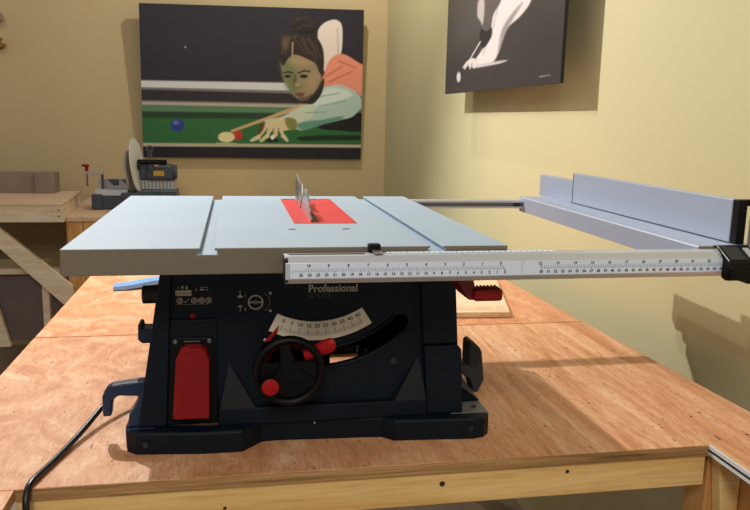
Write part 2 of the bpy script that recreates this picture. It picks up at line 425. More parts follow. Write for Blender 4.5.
# ---- housing (open at the back so that light comes through the bevel slot)
pc = Vector((.12, 0, .325))             # the bevel pivot, on the blade line
def arc(r, a): a = math.radians(a); return (pc.x+r*math.sin(a), pc.z-r*math.cos(a))
HY = 1.115
def front_panel():
    outer = [(-.1060, .2985), (.3400, .2985), (.3400, .246), (.3455, .150), (.3520, .142), (.3590, .034), (-.1480, .034), (-.1400, .089)]
    r0, r1, a0, a1 = .180, .205, -26, 44
    hole = [arc(r0, a0+(a1-a0)*i/24) for i in range(25)]
    m_ = (r0+r1)/2; hw = (r1-r0)/2; c1 = arc(m_, a1); t1 = math.radians(a1)
    for i in range(1, 8):
        th = PI*i/8; d = (-math.cos(th)*hw, math.sin(th)*hw)     # radial, tangential
        hole.append((c1[0]-(-1)*d[0]*math.sin(t1)+d[1]*math.cos(t1), c1[1]-d[0]*math.cos(t1)+d[1]*math.sin(t1)))
    hole += [arc(r1, a1-(a1-a0)*i/24) for i in range(25)]
    return outer, hole
outer, hole = front_panel()
def holed(bm, outer, hole, y0, y1):
    for y, flip in ((y0, 0), (y1, 1)):
        vo = [bm.verts.new((p[0], y, p[1])) for p in outer]; vh = [bm.verts.new((p[0], y, p[1])) for p in hole]
        e = [bm.edges.new((vo[i], vo[(i+1) % len(vo)])) for i in range(len(vo))]
        e += [bm.edges.new((vh[i], vh[(i+1) % len(vh)])) for i in range(len(vh))]
        bmesh.ops.triangle_fill(bm, edges=e, use_beauty=True)
        if not flip: A = (vo, vh)
        else:
            for a, b in zip(A, (vo, vh)):
                for i in range(len(a)): bm.faces.new((a[i], a[(i+1) % len(a)], b[(i+1) % len(a)], b[i]))
bm = B(); holed(bm, outer, hole, HY, HY+.006)
# side walls
loft(bm, [[(-.1475, HY+.006, .034), (-.1060, HY+.006, .2985), (-.1060, 1.50, .2985), (-.1475, 1.52, .034)], [(-.1420, HY+.006, .034), (-.1000, HY+.006, .2985), (-.1000, 1.50, .2985), (-.1420, 1.52, .034)]])
loft(bm, [[(.3520, HY+.006, .034), (.3340, HY+.006, .2985), (.3340, 1.50, .2985), (.3520, 1.52, .034)], [(.3585, HY+.006, .034), (.3395, HY+.006, .2985), (.3395, 1.50, .2985), (.3585, 1.52, .034)]])
hs = obj('housing', bm, M['navy'], saw)
# raised details of the front
def raised(name, pts, d=.004, m='navy', bev=.0015, parent=hs):
    bm = B(); prism(bm, pts, 'y', HY-d, HY); return obj(name, bm, M[m], parent, bev)
raised('corner_column', [(.2810, .2975), (.3395, .2975), (.3395, .247), (.3450, .151), (.2900, .151)], .008)
raised('corner_column', [(.2900, .149), (.3460, .149), (.3515, .141), (.3575, .036), (.2990, .036)], .014)
raised('corner_column', [(-.1055, .2975), (-.0930, .2975), (-.1060, .036), (-.1475, .036), (-.1395, .089)], .010)
raised('panel_frame', [(-.0985, .2005), (-.0300, .2005), (-.0300, .036), (-.1060, .036)], .005)
raised('lower_band', [(-.0290, .060), (.2980, .060), (.2980, .034), (-.0290, .034)], .012)
# triangular gussets between band and front
for pts in ([(.2440, .061, 0), (.2960, .061, 0), (.2840, .131, 0)], [(-.0268, .061, 0), (.0265, .061, 0), (-.0125, .1300, 0)]):
    bm = B()
    a, b_, c = pts
    va = [bm.verts.new((a[0], HY-.014, a[1])), bm.verts.new((b_[0], HY-.014, b_[1])), bm.verts.new((c[0], HY-.0005, c[1])), bm.verts.new((a[0], HY, a[1])), bm.verts.new((b_[0], HY, b_[1]))]
    bm.faces.new((va[0], va[1], va[2])); bm.faces.new((va[0], va[3], va[4], va[1])); bm.faces.new((va[0], va[2], va[3])); bm.faces.new((va[1], va[4], va[2])); bm.faces.new((va[3], va[2], va[4]))
    obj('gusset', bm, M['gusset'], hs)
# arc lip around the slot
bm = B()
for r in (.177, .208):
    P = [arc(r, -26+70*i/30) for i in range(31)]; tube(bm, [(p[0], HY-.001, p[1]) for p in P], .0022, 8, 1)
obj('slot_lip', bm, M['black'], hs, smooth=True)
# inside: motor and carriage
bm = B(); cyl(bm, (.215, 1.31, .150), (.325, 1.31, .150), .062, seg=36); cyl(bm, (.205, 1.31, .150), (.215, 1.31, .150), .045, seg=30)
box(bm, .2145, .33, 1.285, 1.30, .02, .27); box(bm, .225, .325, 1.25, 1.36, .02, .10)
obj('motor', bm, M['black'], saw, .002)
bm = B(); box(bm, -.08, .153, 1.20, 1.215, .05, .285); box(bm, -.08, .33, 1.19, 1.20, .126, .29)
obj('blade_carriage', bm, M['black'], saw)
bm = B(); cyl(bm, (.337, 1.40, .245), (.337, 1.40, .08), .01, seg=12); box(bm, .30, .337, 1.48, 1.50, .22, .298); obj('inner_rib', bm, M['black'], hs)

# base: moulded tray with feet
o0 = [(-.168, 1.122), (-.164, 1.104), (-.150, 1.091), (-.05, 1.0800), (.006, 1.0800), (.036, 1.112), (.060, 1.114), (.205, 1.106), (.225, 1.104), (.243, 1.088), (.37, 1.0780), (.388, 1.083), (.400, 1.096), (.404, 1.115),
      (.404, 1.20), (.385, 1.24), (.385, 1.44), (.404, 1.48), (.404, 1.55), (.39, 1.565), (-.15, 1.565), (-.168, 1.55), (-.168, 1.47), (-.15, 1.44), (-.15, 1.24), (-.168, 1.20)]
cx, cyy = .118, 1.32
def inset(P, d, z): 
    out = []
    for x, y in P: out.append((x-math.copysign(min(d, abs(x-cx)), x-cx) if abs(x-cx) > .2 else x, y-math.copysign(d, y-cyy) if abs(y-cyy) > .15 else y, z))
    return out
bm = B()
R0 = [(x, y, .0) for x, y in o0]; R1 = [(x, y, .031) for x, y in o0]; R2 = inset(o0, .003, .034)
R3 = inset(o0, .020, .0345)
R4 = inset(o0, .026, .0345); R5 = inset(o0, .026, .002)
loft(bm, [R0, R1, R2, R3, R4, R5], cap=False)
n = len(o0)
base = obj('base_tray', bm, M['navy'], saw, .0008)
# foot pads with bolt holes, and sloping webs rising to the housing
def web(pts_low, pts_high):
    bm = B(); a = [bm.verts.new(p) for p in pts_low]; b = [bm.verts.new(p) for p in pts_high]
    k = len(a)
    for i in range(k-1): bm.faces.new((a[i], a[i+1], b[i+1], b[i]))
    # thickness
    geo = bmesh.ops.solidify(bm, geom=bm.faces[:], thickness=.003)
    return bm
for sx in (-1, 1):
    X = -.166 if sx < 0 else .402; Xi = -.142 if sx < 0 else .3575
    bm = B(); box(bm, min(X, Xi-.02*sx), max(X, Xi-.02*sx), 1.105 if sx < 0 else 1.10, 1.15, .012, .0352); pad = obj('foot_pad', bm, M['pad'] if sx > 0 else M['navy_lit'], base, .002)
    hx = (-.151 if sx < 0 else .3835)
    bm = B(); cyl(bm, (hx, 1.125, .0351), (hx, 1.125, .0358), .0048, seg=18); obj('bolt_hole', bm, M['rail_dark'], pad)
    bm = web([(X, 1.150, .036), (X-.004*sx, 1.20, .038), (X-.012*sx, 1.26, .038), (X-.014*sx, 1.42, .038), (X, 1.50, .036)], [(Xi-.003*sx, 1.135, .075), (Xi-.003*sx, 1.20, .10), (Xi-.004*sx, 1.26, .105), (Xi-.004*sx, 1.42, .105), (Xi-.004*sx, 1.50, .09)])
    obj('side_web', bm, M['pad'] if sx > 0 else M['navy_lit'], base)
    bm = B()
    prism(bm, [(X, .0355), (Xi, .0355), (Xi, .078)], 'y', 1.150, 1.154); obj('foot_web', bm, M['navy'], base)
    cxh = -.135 if sx < 0 else .365
    bm = B(); cyl(bm, (cxh, 1.082 if sx < 0 else 1.0770, .018), (cxh, 1.10, .018), .0042, seg=18)
    fh = obj('front_hole', bm, M['charcoal'], base)
    bm = B(); cyl(bm, (cxh, 1.0816 if sx < 0 else 1.0766, .018), (cxh, 1.09, .018), .0026, seg=14); obj('hole_centre', bm, M['rail_dark'], fh)
bm = B(); cyl(bm, (.118, 1.104, .030), (.118, 1.112, .030), .0012, seg=8); obj('rivet', bm, M['greyprint'], base)

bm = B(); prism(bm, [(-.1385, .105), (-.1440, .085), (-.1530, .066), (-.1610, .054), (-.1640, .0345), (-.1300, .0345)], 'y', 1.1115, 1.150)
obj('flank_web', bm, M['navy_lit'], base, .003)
# side hooks
def hook(name, pts, y0, y1, m='navy'):
    bm = B(); prism(bm, pts, 'y', y0, y1); return obj(name, bm, M[m], saw, .003)
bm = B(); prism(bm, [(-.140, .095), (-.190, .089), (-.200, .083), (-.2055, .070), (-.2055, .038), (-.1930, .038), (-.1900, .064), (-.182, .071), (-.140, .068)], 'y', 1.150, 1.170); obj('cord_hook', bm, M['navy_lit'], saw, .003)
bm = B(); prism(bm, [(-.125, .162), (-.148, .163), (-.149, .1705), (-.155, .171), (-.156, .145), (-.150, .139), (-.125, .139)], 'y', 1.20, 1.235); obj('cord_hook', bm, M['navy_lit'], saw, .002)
bm = B(); prism(bm, [(.3835, .092), (.3835, .130), (.3870, .1355), (.3930, .1340), (.4055, .122), (.4085, .115), (.4145, .0660), (.4040, .0430), (.3960, .044), (.3890, .066), (.3700, .082), (.3560, .088), (.3560, .096)], 'y', 1.165, 1.20)
obj('storage_hook', bm, M['charcoal'], saw, .003)
bm = B(); prism(bm, [(.3855, .098), (.3860, .129), (.3910, .1320), (.4030, .121), (.4050, .098), (.4010, .090), (.389, .090)], 'y', 1.1635, 1.1655); obj('hook_recess', bm, M['rail_dark'], saw, .0008)
# knurled knob on the left
kb = B(); cyl(kb, (-.1465, 1.2, .2195), (-.118, 1.2, .2195), .0135, seg=40)
kn = obj('side_knob', kb, mat('knurled black metal', lin((120, 118, 116)), .35, .5), saw, .0015)
bm = B()
for i in range(20):
    t = 2*PI*i/20
    for sgn in (-1, 1):
        P = [(-.1450+.024*j/6, 1.2+.0137*math.cos(t+sgn*.25*j), .2195+.0137*math.sin(t+sgn*.25*j)) for j in range(7)]
        tube(bm, P, .0008, 5, 1)
obj('knurling', bm, M['black'], kn)
bm = B(); cyl(bm, (-.119, 1.2, .2195), (-.108, 1.2, .2195), .018, seg=24); obj('knob_collar', bm, M['black'], kn, .001)

# switch
bm = B(); prism(bm, [(-.0970, .1705), (-.0930, .1745), (-.0370, .1730), (-.0340, .169), (-.0300, .046), (-.0340, .0420), (-.1000, .0440), (-.1040, .048)], 'y', HY-.009, HY-.004)
sw = obj('switch_box', bm, M['black'], saw, .0015)
def paddle():
    bm = B(); y0 = HY-.010
    low = [(-.0935, .0545), (-.0430, .0535), (-.0415, .0570), (-.0400, .1440), (-.0450, .1590), (-.0520, .1640), (-.0740, .1650), (-.0820, .1610), (-.0895, .1440), (-.0950, .0590)]
    A = [(x, y0, z) for x, z in low]
    Bp = [(x, y0-.016+.05*(z-.05)*0-(.004 if z < .1 else -.004), z) for x, z in low]
    c = Vector((-.067, 0, .108))
    Cp = [(c.x+(x-c.x)*.80+.004, y0-.0235-(.003 if z < .1 else -.006), c.z+(z-c.z)*.94) for x, z in low]
    loft(bm, [A, Bp, Cp]); return bm
obj('paddle', paddle(), M['red_d'], sw, .0008)
for x in (-.0905, -.0410):
    bm = B(); lathe(bm, (x, HY-.0085, .1680), (0, -1, 0), [(0, .0032), (.0012, .0032), (.0016, .0020), (.0010, .0012)], 16); obj('screw', bm, M['steel_d'], sw)
bm = B(); box(bm, -.0780, -.0550, HY-.0096, HY-.0088, .1672, .1692); obj('switch_mark', bm, M['steel_d'], sw)
bm = B(); lathe(bm, (-.0645, HY, .2058), (0, -1, 0), [(0, .0046), (.003, .0046), (.0042, .0030)], 20); obj('reset_button', bm, M['red_d'], saw)
# small decals left of it
bm = B(); yd = HY-.0006
box(bm, -.0890, -.0660, yd, yd+.0004, .2360, .2390); box(bm, -.0890, -.0660, yd, yd+.0004, .2395, .2445)
box(bm, -.0850, -.0840, yd, yd+.0004, .2470, .2500); box(bm, -.0800, -.0770, yd, yd+.0004, .2468, .2508); box(bm, -.0740, -.0712, yd, yd+.0004, .2460, .2508)
prism(bm, [(-.0540, .2440), (-.0520, .2462), (-.0490, .2462), (-.0470, .2440)], 'y', yd, yd+.0004); prism(bm, [(-.0440, .2440), (-.0445, .2468), (-.0415, .2440)], 'y', yd, yd+.0004)
box(bm, -.0540, -.0420, yd, yd+.0004, .2480, .2486); prism(bm, [(-.0600, .2435), (-.0590, .2475), (-.0580, .2435)], 'y', yd, yd+.0004)
for i, x in enumerate((-.0830, -.0725, -.0620, -.0515, -.0410)):
    if i == 1:
        prism(bm, [(x-.0035, .2262), (x-.0010, .2262), (x-.0010, .2285), (x-.0035, .2275)], 'y', yd, yd+.0004); prism(bm, [(x+.001, .2295), (x+.003, .2295), (x+.003, .2312), (x+.001, .2310)], 'y', yd, yd+.0004)
        continue
    ring(bm, (x, yd, .2285), (0, 1, 0), .0040, .0007, 20, 4, .3)
    prism(bm, [(x+.0018*math.cos(t), .2285+.0022*math.sin(t)) for t in [k*PI/3 for k in range(6)]], 'y', yd, yd+.0004)
box(bm, -.0870, -.0420, yd, yd+.0004, .2228, .2231)
obj('warning_decal', bm, M['greyprint'], hs)
# hand-wheel icon decal
bm = B(); hx, hz = .0282, .2238
ring(bm, (hx, yd, hz), (0, 1, 0), .0104, .0013, 32, 5, .3); box(bm, hx-.0100, hx+.0100, yd, yd+.0004, hz-.0012, hz+.0012)
prism(bm, [(hx+.0030*math.cos(t), hz+.0030*math.sin(t)) for t in [k*PI/5 for k in range(10)]], 'y', yd, yd+.0005)
prism(bm, [(.0010, hz+.0075), (.0022, hz+.0105), (.0052, hz+.0120), (.0082, hz+.0105), (.0094, hz+.0075)], 'y', yd, yd+.0004); box(bm, .0047, .0058, yd, yd+.0004, hz+.012, hz+.0190)
prism(bm, [(.0015, hz-.0065), (.0040, hz-.0045), (.0068, hz-.0045), (.0092, hz-.0065)], 'y', yd, yd+.0004); box(bm, .0047, .0056, yd, yd+.0004, hz-.0145, hz-.0065)
box(bm, .0124, .0132, yd, yd+.0004, hz+.009, hz+.0125); prism(bm, [(.0115, hz-.0085), (.0125, hz-.0080), (.0140, hz-.0125), (.0128, hz-.0125)], 'y', yd, yd+.0004)
for z in (hz+.0137, hz-.0137):
    prism(bm, [(.0502+.0021*math.cos(t), z+.0024*math.sin(t)) for t in [k*PI/5 for k in range(10)]], 'y', yd, yd+.0004)
tube(bm, [(.0415, yd, hz+.0135), (.0480, yd, hz+.007), (.0490, yd, hz), (.0480, yd, hz-.007), (.0415, yd, hz-.0135)], .00025, 5)
obj('wheel_decal', bm, M['greyprint'], hs)
# lettering
bm = B(); text_into(bm, 'Professional', .0163, front(.1083, yd, .2428), .00045, 'LEFT')
bb = [v.co.x for v in bm.verts]; k = .0757/(max(bb)-min(bb)); x0_ = min(bb)
for v in bm.verts: v.co.x = .1083+(v.co.x-x0_)*k
obj('name_lettering', bm, M['greyprint'], hs)
bm = B(); text_into(bm, 'GTS 254', .0095, front(.1083, yd, .2315), .0001, 'LEFT'); obj('model_lettering', bm, M['dimprint'], hs)

# bevel scale
bm = B(); r0, r1, a0, a1 = .1330, .1630, -26.5, 32.3
pts = [arc(r0, a0+(a1-a0)*i/24) for i in range(25)]+[arc(r1, a1-(a1-a0)*i/24) for i in range(25)]
prism(bm, pts, 'y', HY-.0042, HY-.0004); bs = obj('bevel_scale', bm, M['cream'], saw, .001)
bm = B()
for k in range(0, 46):
    a = -20.8+k*(48.2/45); big = k % 5 == 0
    p, q = arc(.1455 if big else .1500, a), arc(.1555, a); w = .00035 if big else .0002; n_ = (math.cos(math.radians(a))*w, math.sin(math.radians(a))*w)
    prism(bm, [(p[0]-n_[0], p[1]-n_[1]), (q[0]-n_[0], q[1]-n_[1]), (q[0]+n_[0], q[1]+n_[1]), (p[0]+n_[0], p[1]+n_[1])], 'y', HY-.0046, HY-.0041)
    if big:
        c = arc(.1400, a)
        text_into(bm, str(k), .0082, Matrix.Translation((c[0], HY-.0046, c[1])) @ Matrix.Rotation(-math.radians(a), 4, 'Y') @ Matrix.Rotation(PI/2, 4, 'X'), .0001)
obj('scale_marks', bm, M['ink'], bs)

# hand wheel
W0 = Vector((.0750, 1.062, .1318))
bm = B(); ring(bm, W0, (0, 1, 0), .0475, .0060, 56, 12, 1.3)
cyl(bm, W0+Vector((0, -.004, 0)), W0+Vector((0, .05, 0)), .016, .013, 28)
for a in (100, 215, 330):
    t = math.radians(a); d = Vector((math.cos(t), 0, math.sin(t))); s_ = Vector((-math.sin(t), 0, math.cos(t)))
    loft(bm, [[W0+d*u+s_*w*q1+Vector((0, q2, 0)) for q1, q2 in ((-1, -.003), (1, -.003), (1, .006), (-1, .006))] for u, w in ((.010, .010), (.048, .0065))])
# solid lower web of the wheel
prism(bm, [(W0.x+.046*math.cos(math.radians(t)), W0.z+.046*math.sin(math.radians(t))) for t in range(165, 376, 15)], 'y', W0.y+.001, W0.y+.006)
hw = obj('hand_wheel', bm, M['black'], saw, smooth=True)
bm = B(); K = Vector((.0462, 1.058, .1172)); lathe(bm, K, (0, -1, 0), [(0, .008), (.018, .0105), (.022, .0135), (.024, .0135)], 28); cr = obj('crank_knob', bm, M['black'], hw, smooth=True)
bm = B(); lathe(bm, K+Vector((0, -.0238, 0)), (0, -1, 0), [(0, .0122), (.0012, .0122), (.0018, .0110)], 30); obj('crank_cap', bm, M['red_k'], cr, smooth=True)
# bevel lock lever behind the wheel
bm = B(); lev = []
P0, P1 = Vector((.098, 1.074, .150)), Vector((.138, 1.060, .1705))
loft(bm, [[p+Vector((math.cos(t)*w*.55*(-.45), math.sin(t)*.006, math.cos(t)*w)) for t in [k*PI/6 for k in range(12)]] for p, w in ((P0, .0075), (P0.lerp(P1, .5), .0095), (P0.lerp(P1, .85), .0115), (P1, .0105), (P1+Vector((.0045, -.001, .002)), .0055))])
obj('lock_lever', bm, M['red_k'], saw, smooth=True)
bm = B(); ring(bm, (.075, 1.082, .132), (0, 1, 0), .034, .004, 40, 8); obj('lock_ring', bm, M['red_o'], saw, smooth=True)
bm = B(); prism(bm, [(.0625, .1885), (.0590, .1770), (.0480, .1650), (.0400, .1640), (.0520, .1760)], 'y', HY-.010, HY-.006); obj('bevel_pointer', bm, M['red_k'], saw, .0006)
bm = B(); lathe(bm, (.0420, HY-.006, .1660), (0, -1, 0), [(0, .003), (.002, .003), (.0028, .0018)], 16); obj('screw', bm, M['steel'], saw)
bm = B(); lathe(bm, (.2440, HY, .1240), (0, -1, 0), [(0, .0055), (.002, .0055), (.002, .0035), (.0005, .003)], 20); obj('screw', bm, M['charcoal'], saw)

# red locking lever under the rail
bm = B(); prism(bm, [(.2990, .284), (.3240, .284), (.3300, .264), (.3260, .2535), (.3180, .2545)], 'y', .975, 1.03); ll = obj('rail_lever', bm, mat('deep red plastic', lin((120, 10, 20)), .4), saw, .002)
bm = B(); box(bm, .3240, .3655, .966, .992, .2535, .2705); gr = obj('lever_grip', bm, M['red_d'], ll, .004)
bm = B()
for i in range(7): box(bm, .3275+i*.0052, .3295+i*.0052, .967, .990, .2700, .2725)
obj('grip_ridges', bm, M['red_d'], gr, .0006)
# cord
bm = B(); tube(bm, [(-.150, 1.31, .012), (-.185, 1.295, .03), (-.203, 1.275, .035), (-.222, 1.225, .022), (-.243, 1.150, .010), (-.262, 1.075, .0050), (-.276, 1.015, .0050), (-.279, .995, -.004), (-.278, .985, -.03), (-.275, .985, -.10), (-.27, .985, -.3), (-.26, 1.0, -.79)], .0047, 12)
obj('power_cord', bm, M['rubber'], saw, smooth=True)

# ------------------------------------------------------------------ rip fence
fc = thing('rip_fence', 'long blue-grey aluminium rip fence clamped at the right end of the saw rail', 'fence', (.70, 1.3, .2955))
bm = B(); prism(bm, [(.6550, .2960), (.6550, .3280), (.6570, .3300), (.7420, .3300), (.7440, .3280), (.7440, .2960), (.7360, .2960), (.7360, .3210), (.6620, .3210), (.6620, .2960)], 'y', .9620, 1.660)
fb = obj('fence_beam', bm, M['fence'], fc, .0006)
bm = B(); box(bm, .6560, .7430, .9600, .9630, .2965, .3295); obj('beam_end_cap', bm, M['alu_side'], fb, .001)
bm = B(); box(bm, .6565, .7200, 1.6590, 1.6640, .2965, .3295); obj('beam_end_cap', bm, M['steel_d'], fb, .001)
bm = B(); box(bm, .7200, .7380, .9850, 1.5180, .3300, .3945); fp = obj('fence_plate', bm, M['fence'], fc, .0008)
bm = B(); box(bm, .7192, .7202, .9850, 1.5180, .3302, .3318); box(bm, .7194, .7206, 1.5180, 1.5192, .331, .3945); obj('plate_joint', bm, M['rail_dark'], fp)
bm = B(); box(bm, .7200, .7380, 1.5195, 1.7000, .3300, .3785); obj('rear_fence_plate', bm, M['fence'], fc, .0008)
# black head
bm = B(); box(bm, .7210, .7350, .9700, .9845, .3290, .3955); box(bm, .7340, .7760, .9750, .9845, .3860, .3955); hd = obj('end_bracket', bm, M['black'], fc, .0012)
bm = B(); box(bm, .7400, .7420, .950, .9700, .3300, .3800); obj('bracket_edge', bm, M['rail'], hd)
bm = B(); box(bm, .7422, .785, .9460, .9700, .3180, .3795); obj('clamp_handle', bm, M['charcoal'], fc, .003)
bm = B(); cyl(bm, (.742, .965, .3895), (.775, .965, .3895), .0028, seg=14); obj('bolt', bm, M['steel'], hd)
# saddle over the rail: sloping cover with a window
bm = B()
prism(bm, [(.9480, .3300), (.9480, .3335), (.9400, .3335), (.9090, .3160), (.9070, .3120), (.9070, .2900), (.9150, .2890), (.9235, .2920), (.9235, .3000), (.9235, .3170), (.9330, .3300)], 'x', .6690, .80)
sd = obj('rail_saddle', bm, M['black'], fc, .001)
bm = B()
def sl(x0, x1, y0, y1, h=.0008):
    f = lambda y: .3335-(.9400-y)*(.0210/.0380)
    A = [(x0, y0, f(y0)+.0002), (x1, y0, f(y0)+.0002), (x1, y1, f(y1)+.0002), (x0, y1, f(y1)+.0002)]
    loft(bm, [A, [(a, b, c+h) for a, b, c in A]])
sl(.6690, .6706, .9100, .9390); obj('saddle_trim', bm, M['rail'], sd)
bm = B(); sl(.6740, .6990, .9120, .9370, .0010); obj('saddle_window', bm, M['charcoal'], sd)
bm = B(); sl(.7060, .7150, .9120, .9340, .0012); sl(.7200, .7215, .9100, .9390); obj('window_bar', bm, M['rail'], sd)
bm = B(); prism(bm, [(.6700, .3110), (.80, .3110), (.80, .2920), (.7130, .2900), (.7080, .2860), (.6960, .2860), (.6930, .2910), (.6700, .2920)], 'y', .9020, .9230); obj('saddle_jaw', bm, M['black'], sd, .0012)

# ------------------------------------------------------------------ printed pictures (flat prints on boards)
def cr_(P, k=6):
    P = [np.array(p, float) for p in P]; n = len(P); out = []
    for i in range(n):
        a, b, c, d = P[i-1], P[i], P[(i+1) % n], P[(i+2) % n]
        for j in range(k):
            t = j/k; out.append(.5*((2*b)+(c-a)*t+(2*a-5*b+4*c-d)*t*t+(3*b-a-3*c+d)*t**3))
    return np.array(out)
def sdf(P, X, Y):
    n = len(P); d = np.full(X.shape, 1e9); s = np.ones(X.shape)
    for i in range(n):
        ax, ay = P[i]; bx_, by_ = P[i-1]; ex, ey = bx_-ax, by_-ay; wx_, wy_ = X-ax, Y-ay
        t = np.clip((wx_*ex+wy_*ey)/(ex*ex+ey*ey+1e-12), 0, 1)
        d = np.minimum(d, (wx_-ex*t)**2+(wy_-ey*t)**2)
        c1 = Y >= ay; c2 = Y < by_; c3 = ex*wy_ > ey*wx_
        s = np.where((c1 & c2 & c3) | (~c1 & ~c2 & ~c3), -s, s)
    return s*np.sqrt(d)
class Paint:
    def __init__(s, X, Y, bg): s.X, s.Y = X, Y; s.I = np.zeros(X.shape+(3,))+np.array(bg, float)
    def mixin(s, a, c): a = np.clip(a, 0, 1)[..., None]; s.I = s.I*(1-a)+np.array(c, float)*a
    def poly(s, P, c, soft=4, sm=True, op=1.): s.mixin(np.clip(.5-sdf(cr_(P) if sm else np.array(P, float), s.X, s.Y)/soft, 0, 1)*op, c)
    def ell(s, x, y, a, b, c, soft=3, op=1.): s.mixin(np.clip(.5-(np.hypot((s.X-x)/a, (s.Y-y)/b)-1)*min(a, b)/soft, 0, 1)*op, c)
    def line(s, P, w, c, soft=3, op=1.):
        for (a, b) in zip(P, P[1:]):
            ex, ey = b[0]-a[0], b[1]-a[1]; t = np.clip(((s.X-a[0])*ex+(s.Y-a[1])*ey)/(ex*ex+ey*ey), 0, 1)
            w0 = w if not isinstance(w, tuple) else w[0]+(w[1]-w[0])*t
            d = np.hypot(s.X-a[0]-ex*t, s.Y-a[1]-ey*t); s.mixin(np.clip(.5-(d-w0/2)/soft, 0, 1)*op, c)
def print_mesh(name, corners, nu, nv, painter, quad, parent, rough=.45):
    """corners: world TL, TR, BR, BL; quad: drawing-unit corners in the same order"""
    u = np.linspace(0, 1, nu+1); v = np.linspace(0, 1, nv+1); U, V = np.meshgrid(u, v)
    def bil(C): C = [np.array(c, float) for c in C]; return ((1-U)*(1-V))[..., None]*C[0]+(U*(1-V))[..., None]*C[1]+(U*V)[..., None]*C[2]+((1-U)*V)[..., None]*C[3]
    W = bil(corners); D = bil(quad); I = painter(D[..., 0], D[..., 1])
    me = bpy.data.meshes.new(name); idx = np.arange((nu+1)*(nv+1)).reshape(nv+1, nu+1)
    F = np.stack([idx[1:, :-1], idx[1:, 1:], idx[:-1, 1:], idx[:-1, :-1]], -1).reshape(-1, 4)
    me.from_pydata(W.reshape(-1, 3).tolist(), [], F.tolist())
    at = me.color_attributes.new('print', 'FLOAT_COLOR', 'POINT')
    c = np.clip(I.reshape(-1, 3)/255, 0, 1); c = np.where(c <= .04045, c/12.92, ((c+.055)/1.055)**2.4)
    at.data.foreach_set('color', np.concatenate([c, np.ones((len(c), 1))], 1).ravel().astype(np.float32))
    m = bpy.data.materials.new(name); m.use_nodes = True; nt = m.node_tree; b = nt.nodes['Principled BSDF']
    a = nt.nodes.new('ShaderNodeAttribute'); a.attribute_name = 'print'; nt.links.new(a.outputs['Color'], b.inputs['Base Color'])
    b.inputs['Roughness'].default_value = rough; b.inputs['Specular IOR Level'].default_value = .4
    me.materials.append(m); o = bpy.data.objects.new(name, me); COL.objects.link(o); o.parent = parent
    o.matrix_parent_inverse = Matrix.Translation(parent.location).inverted(); return o

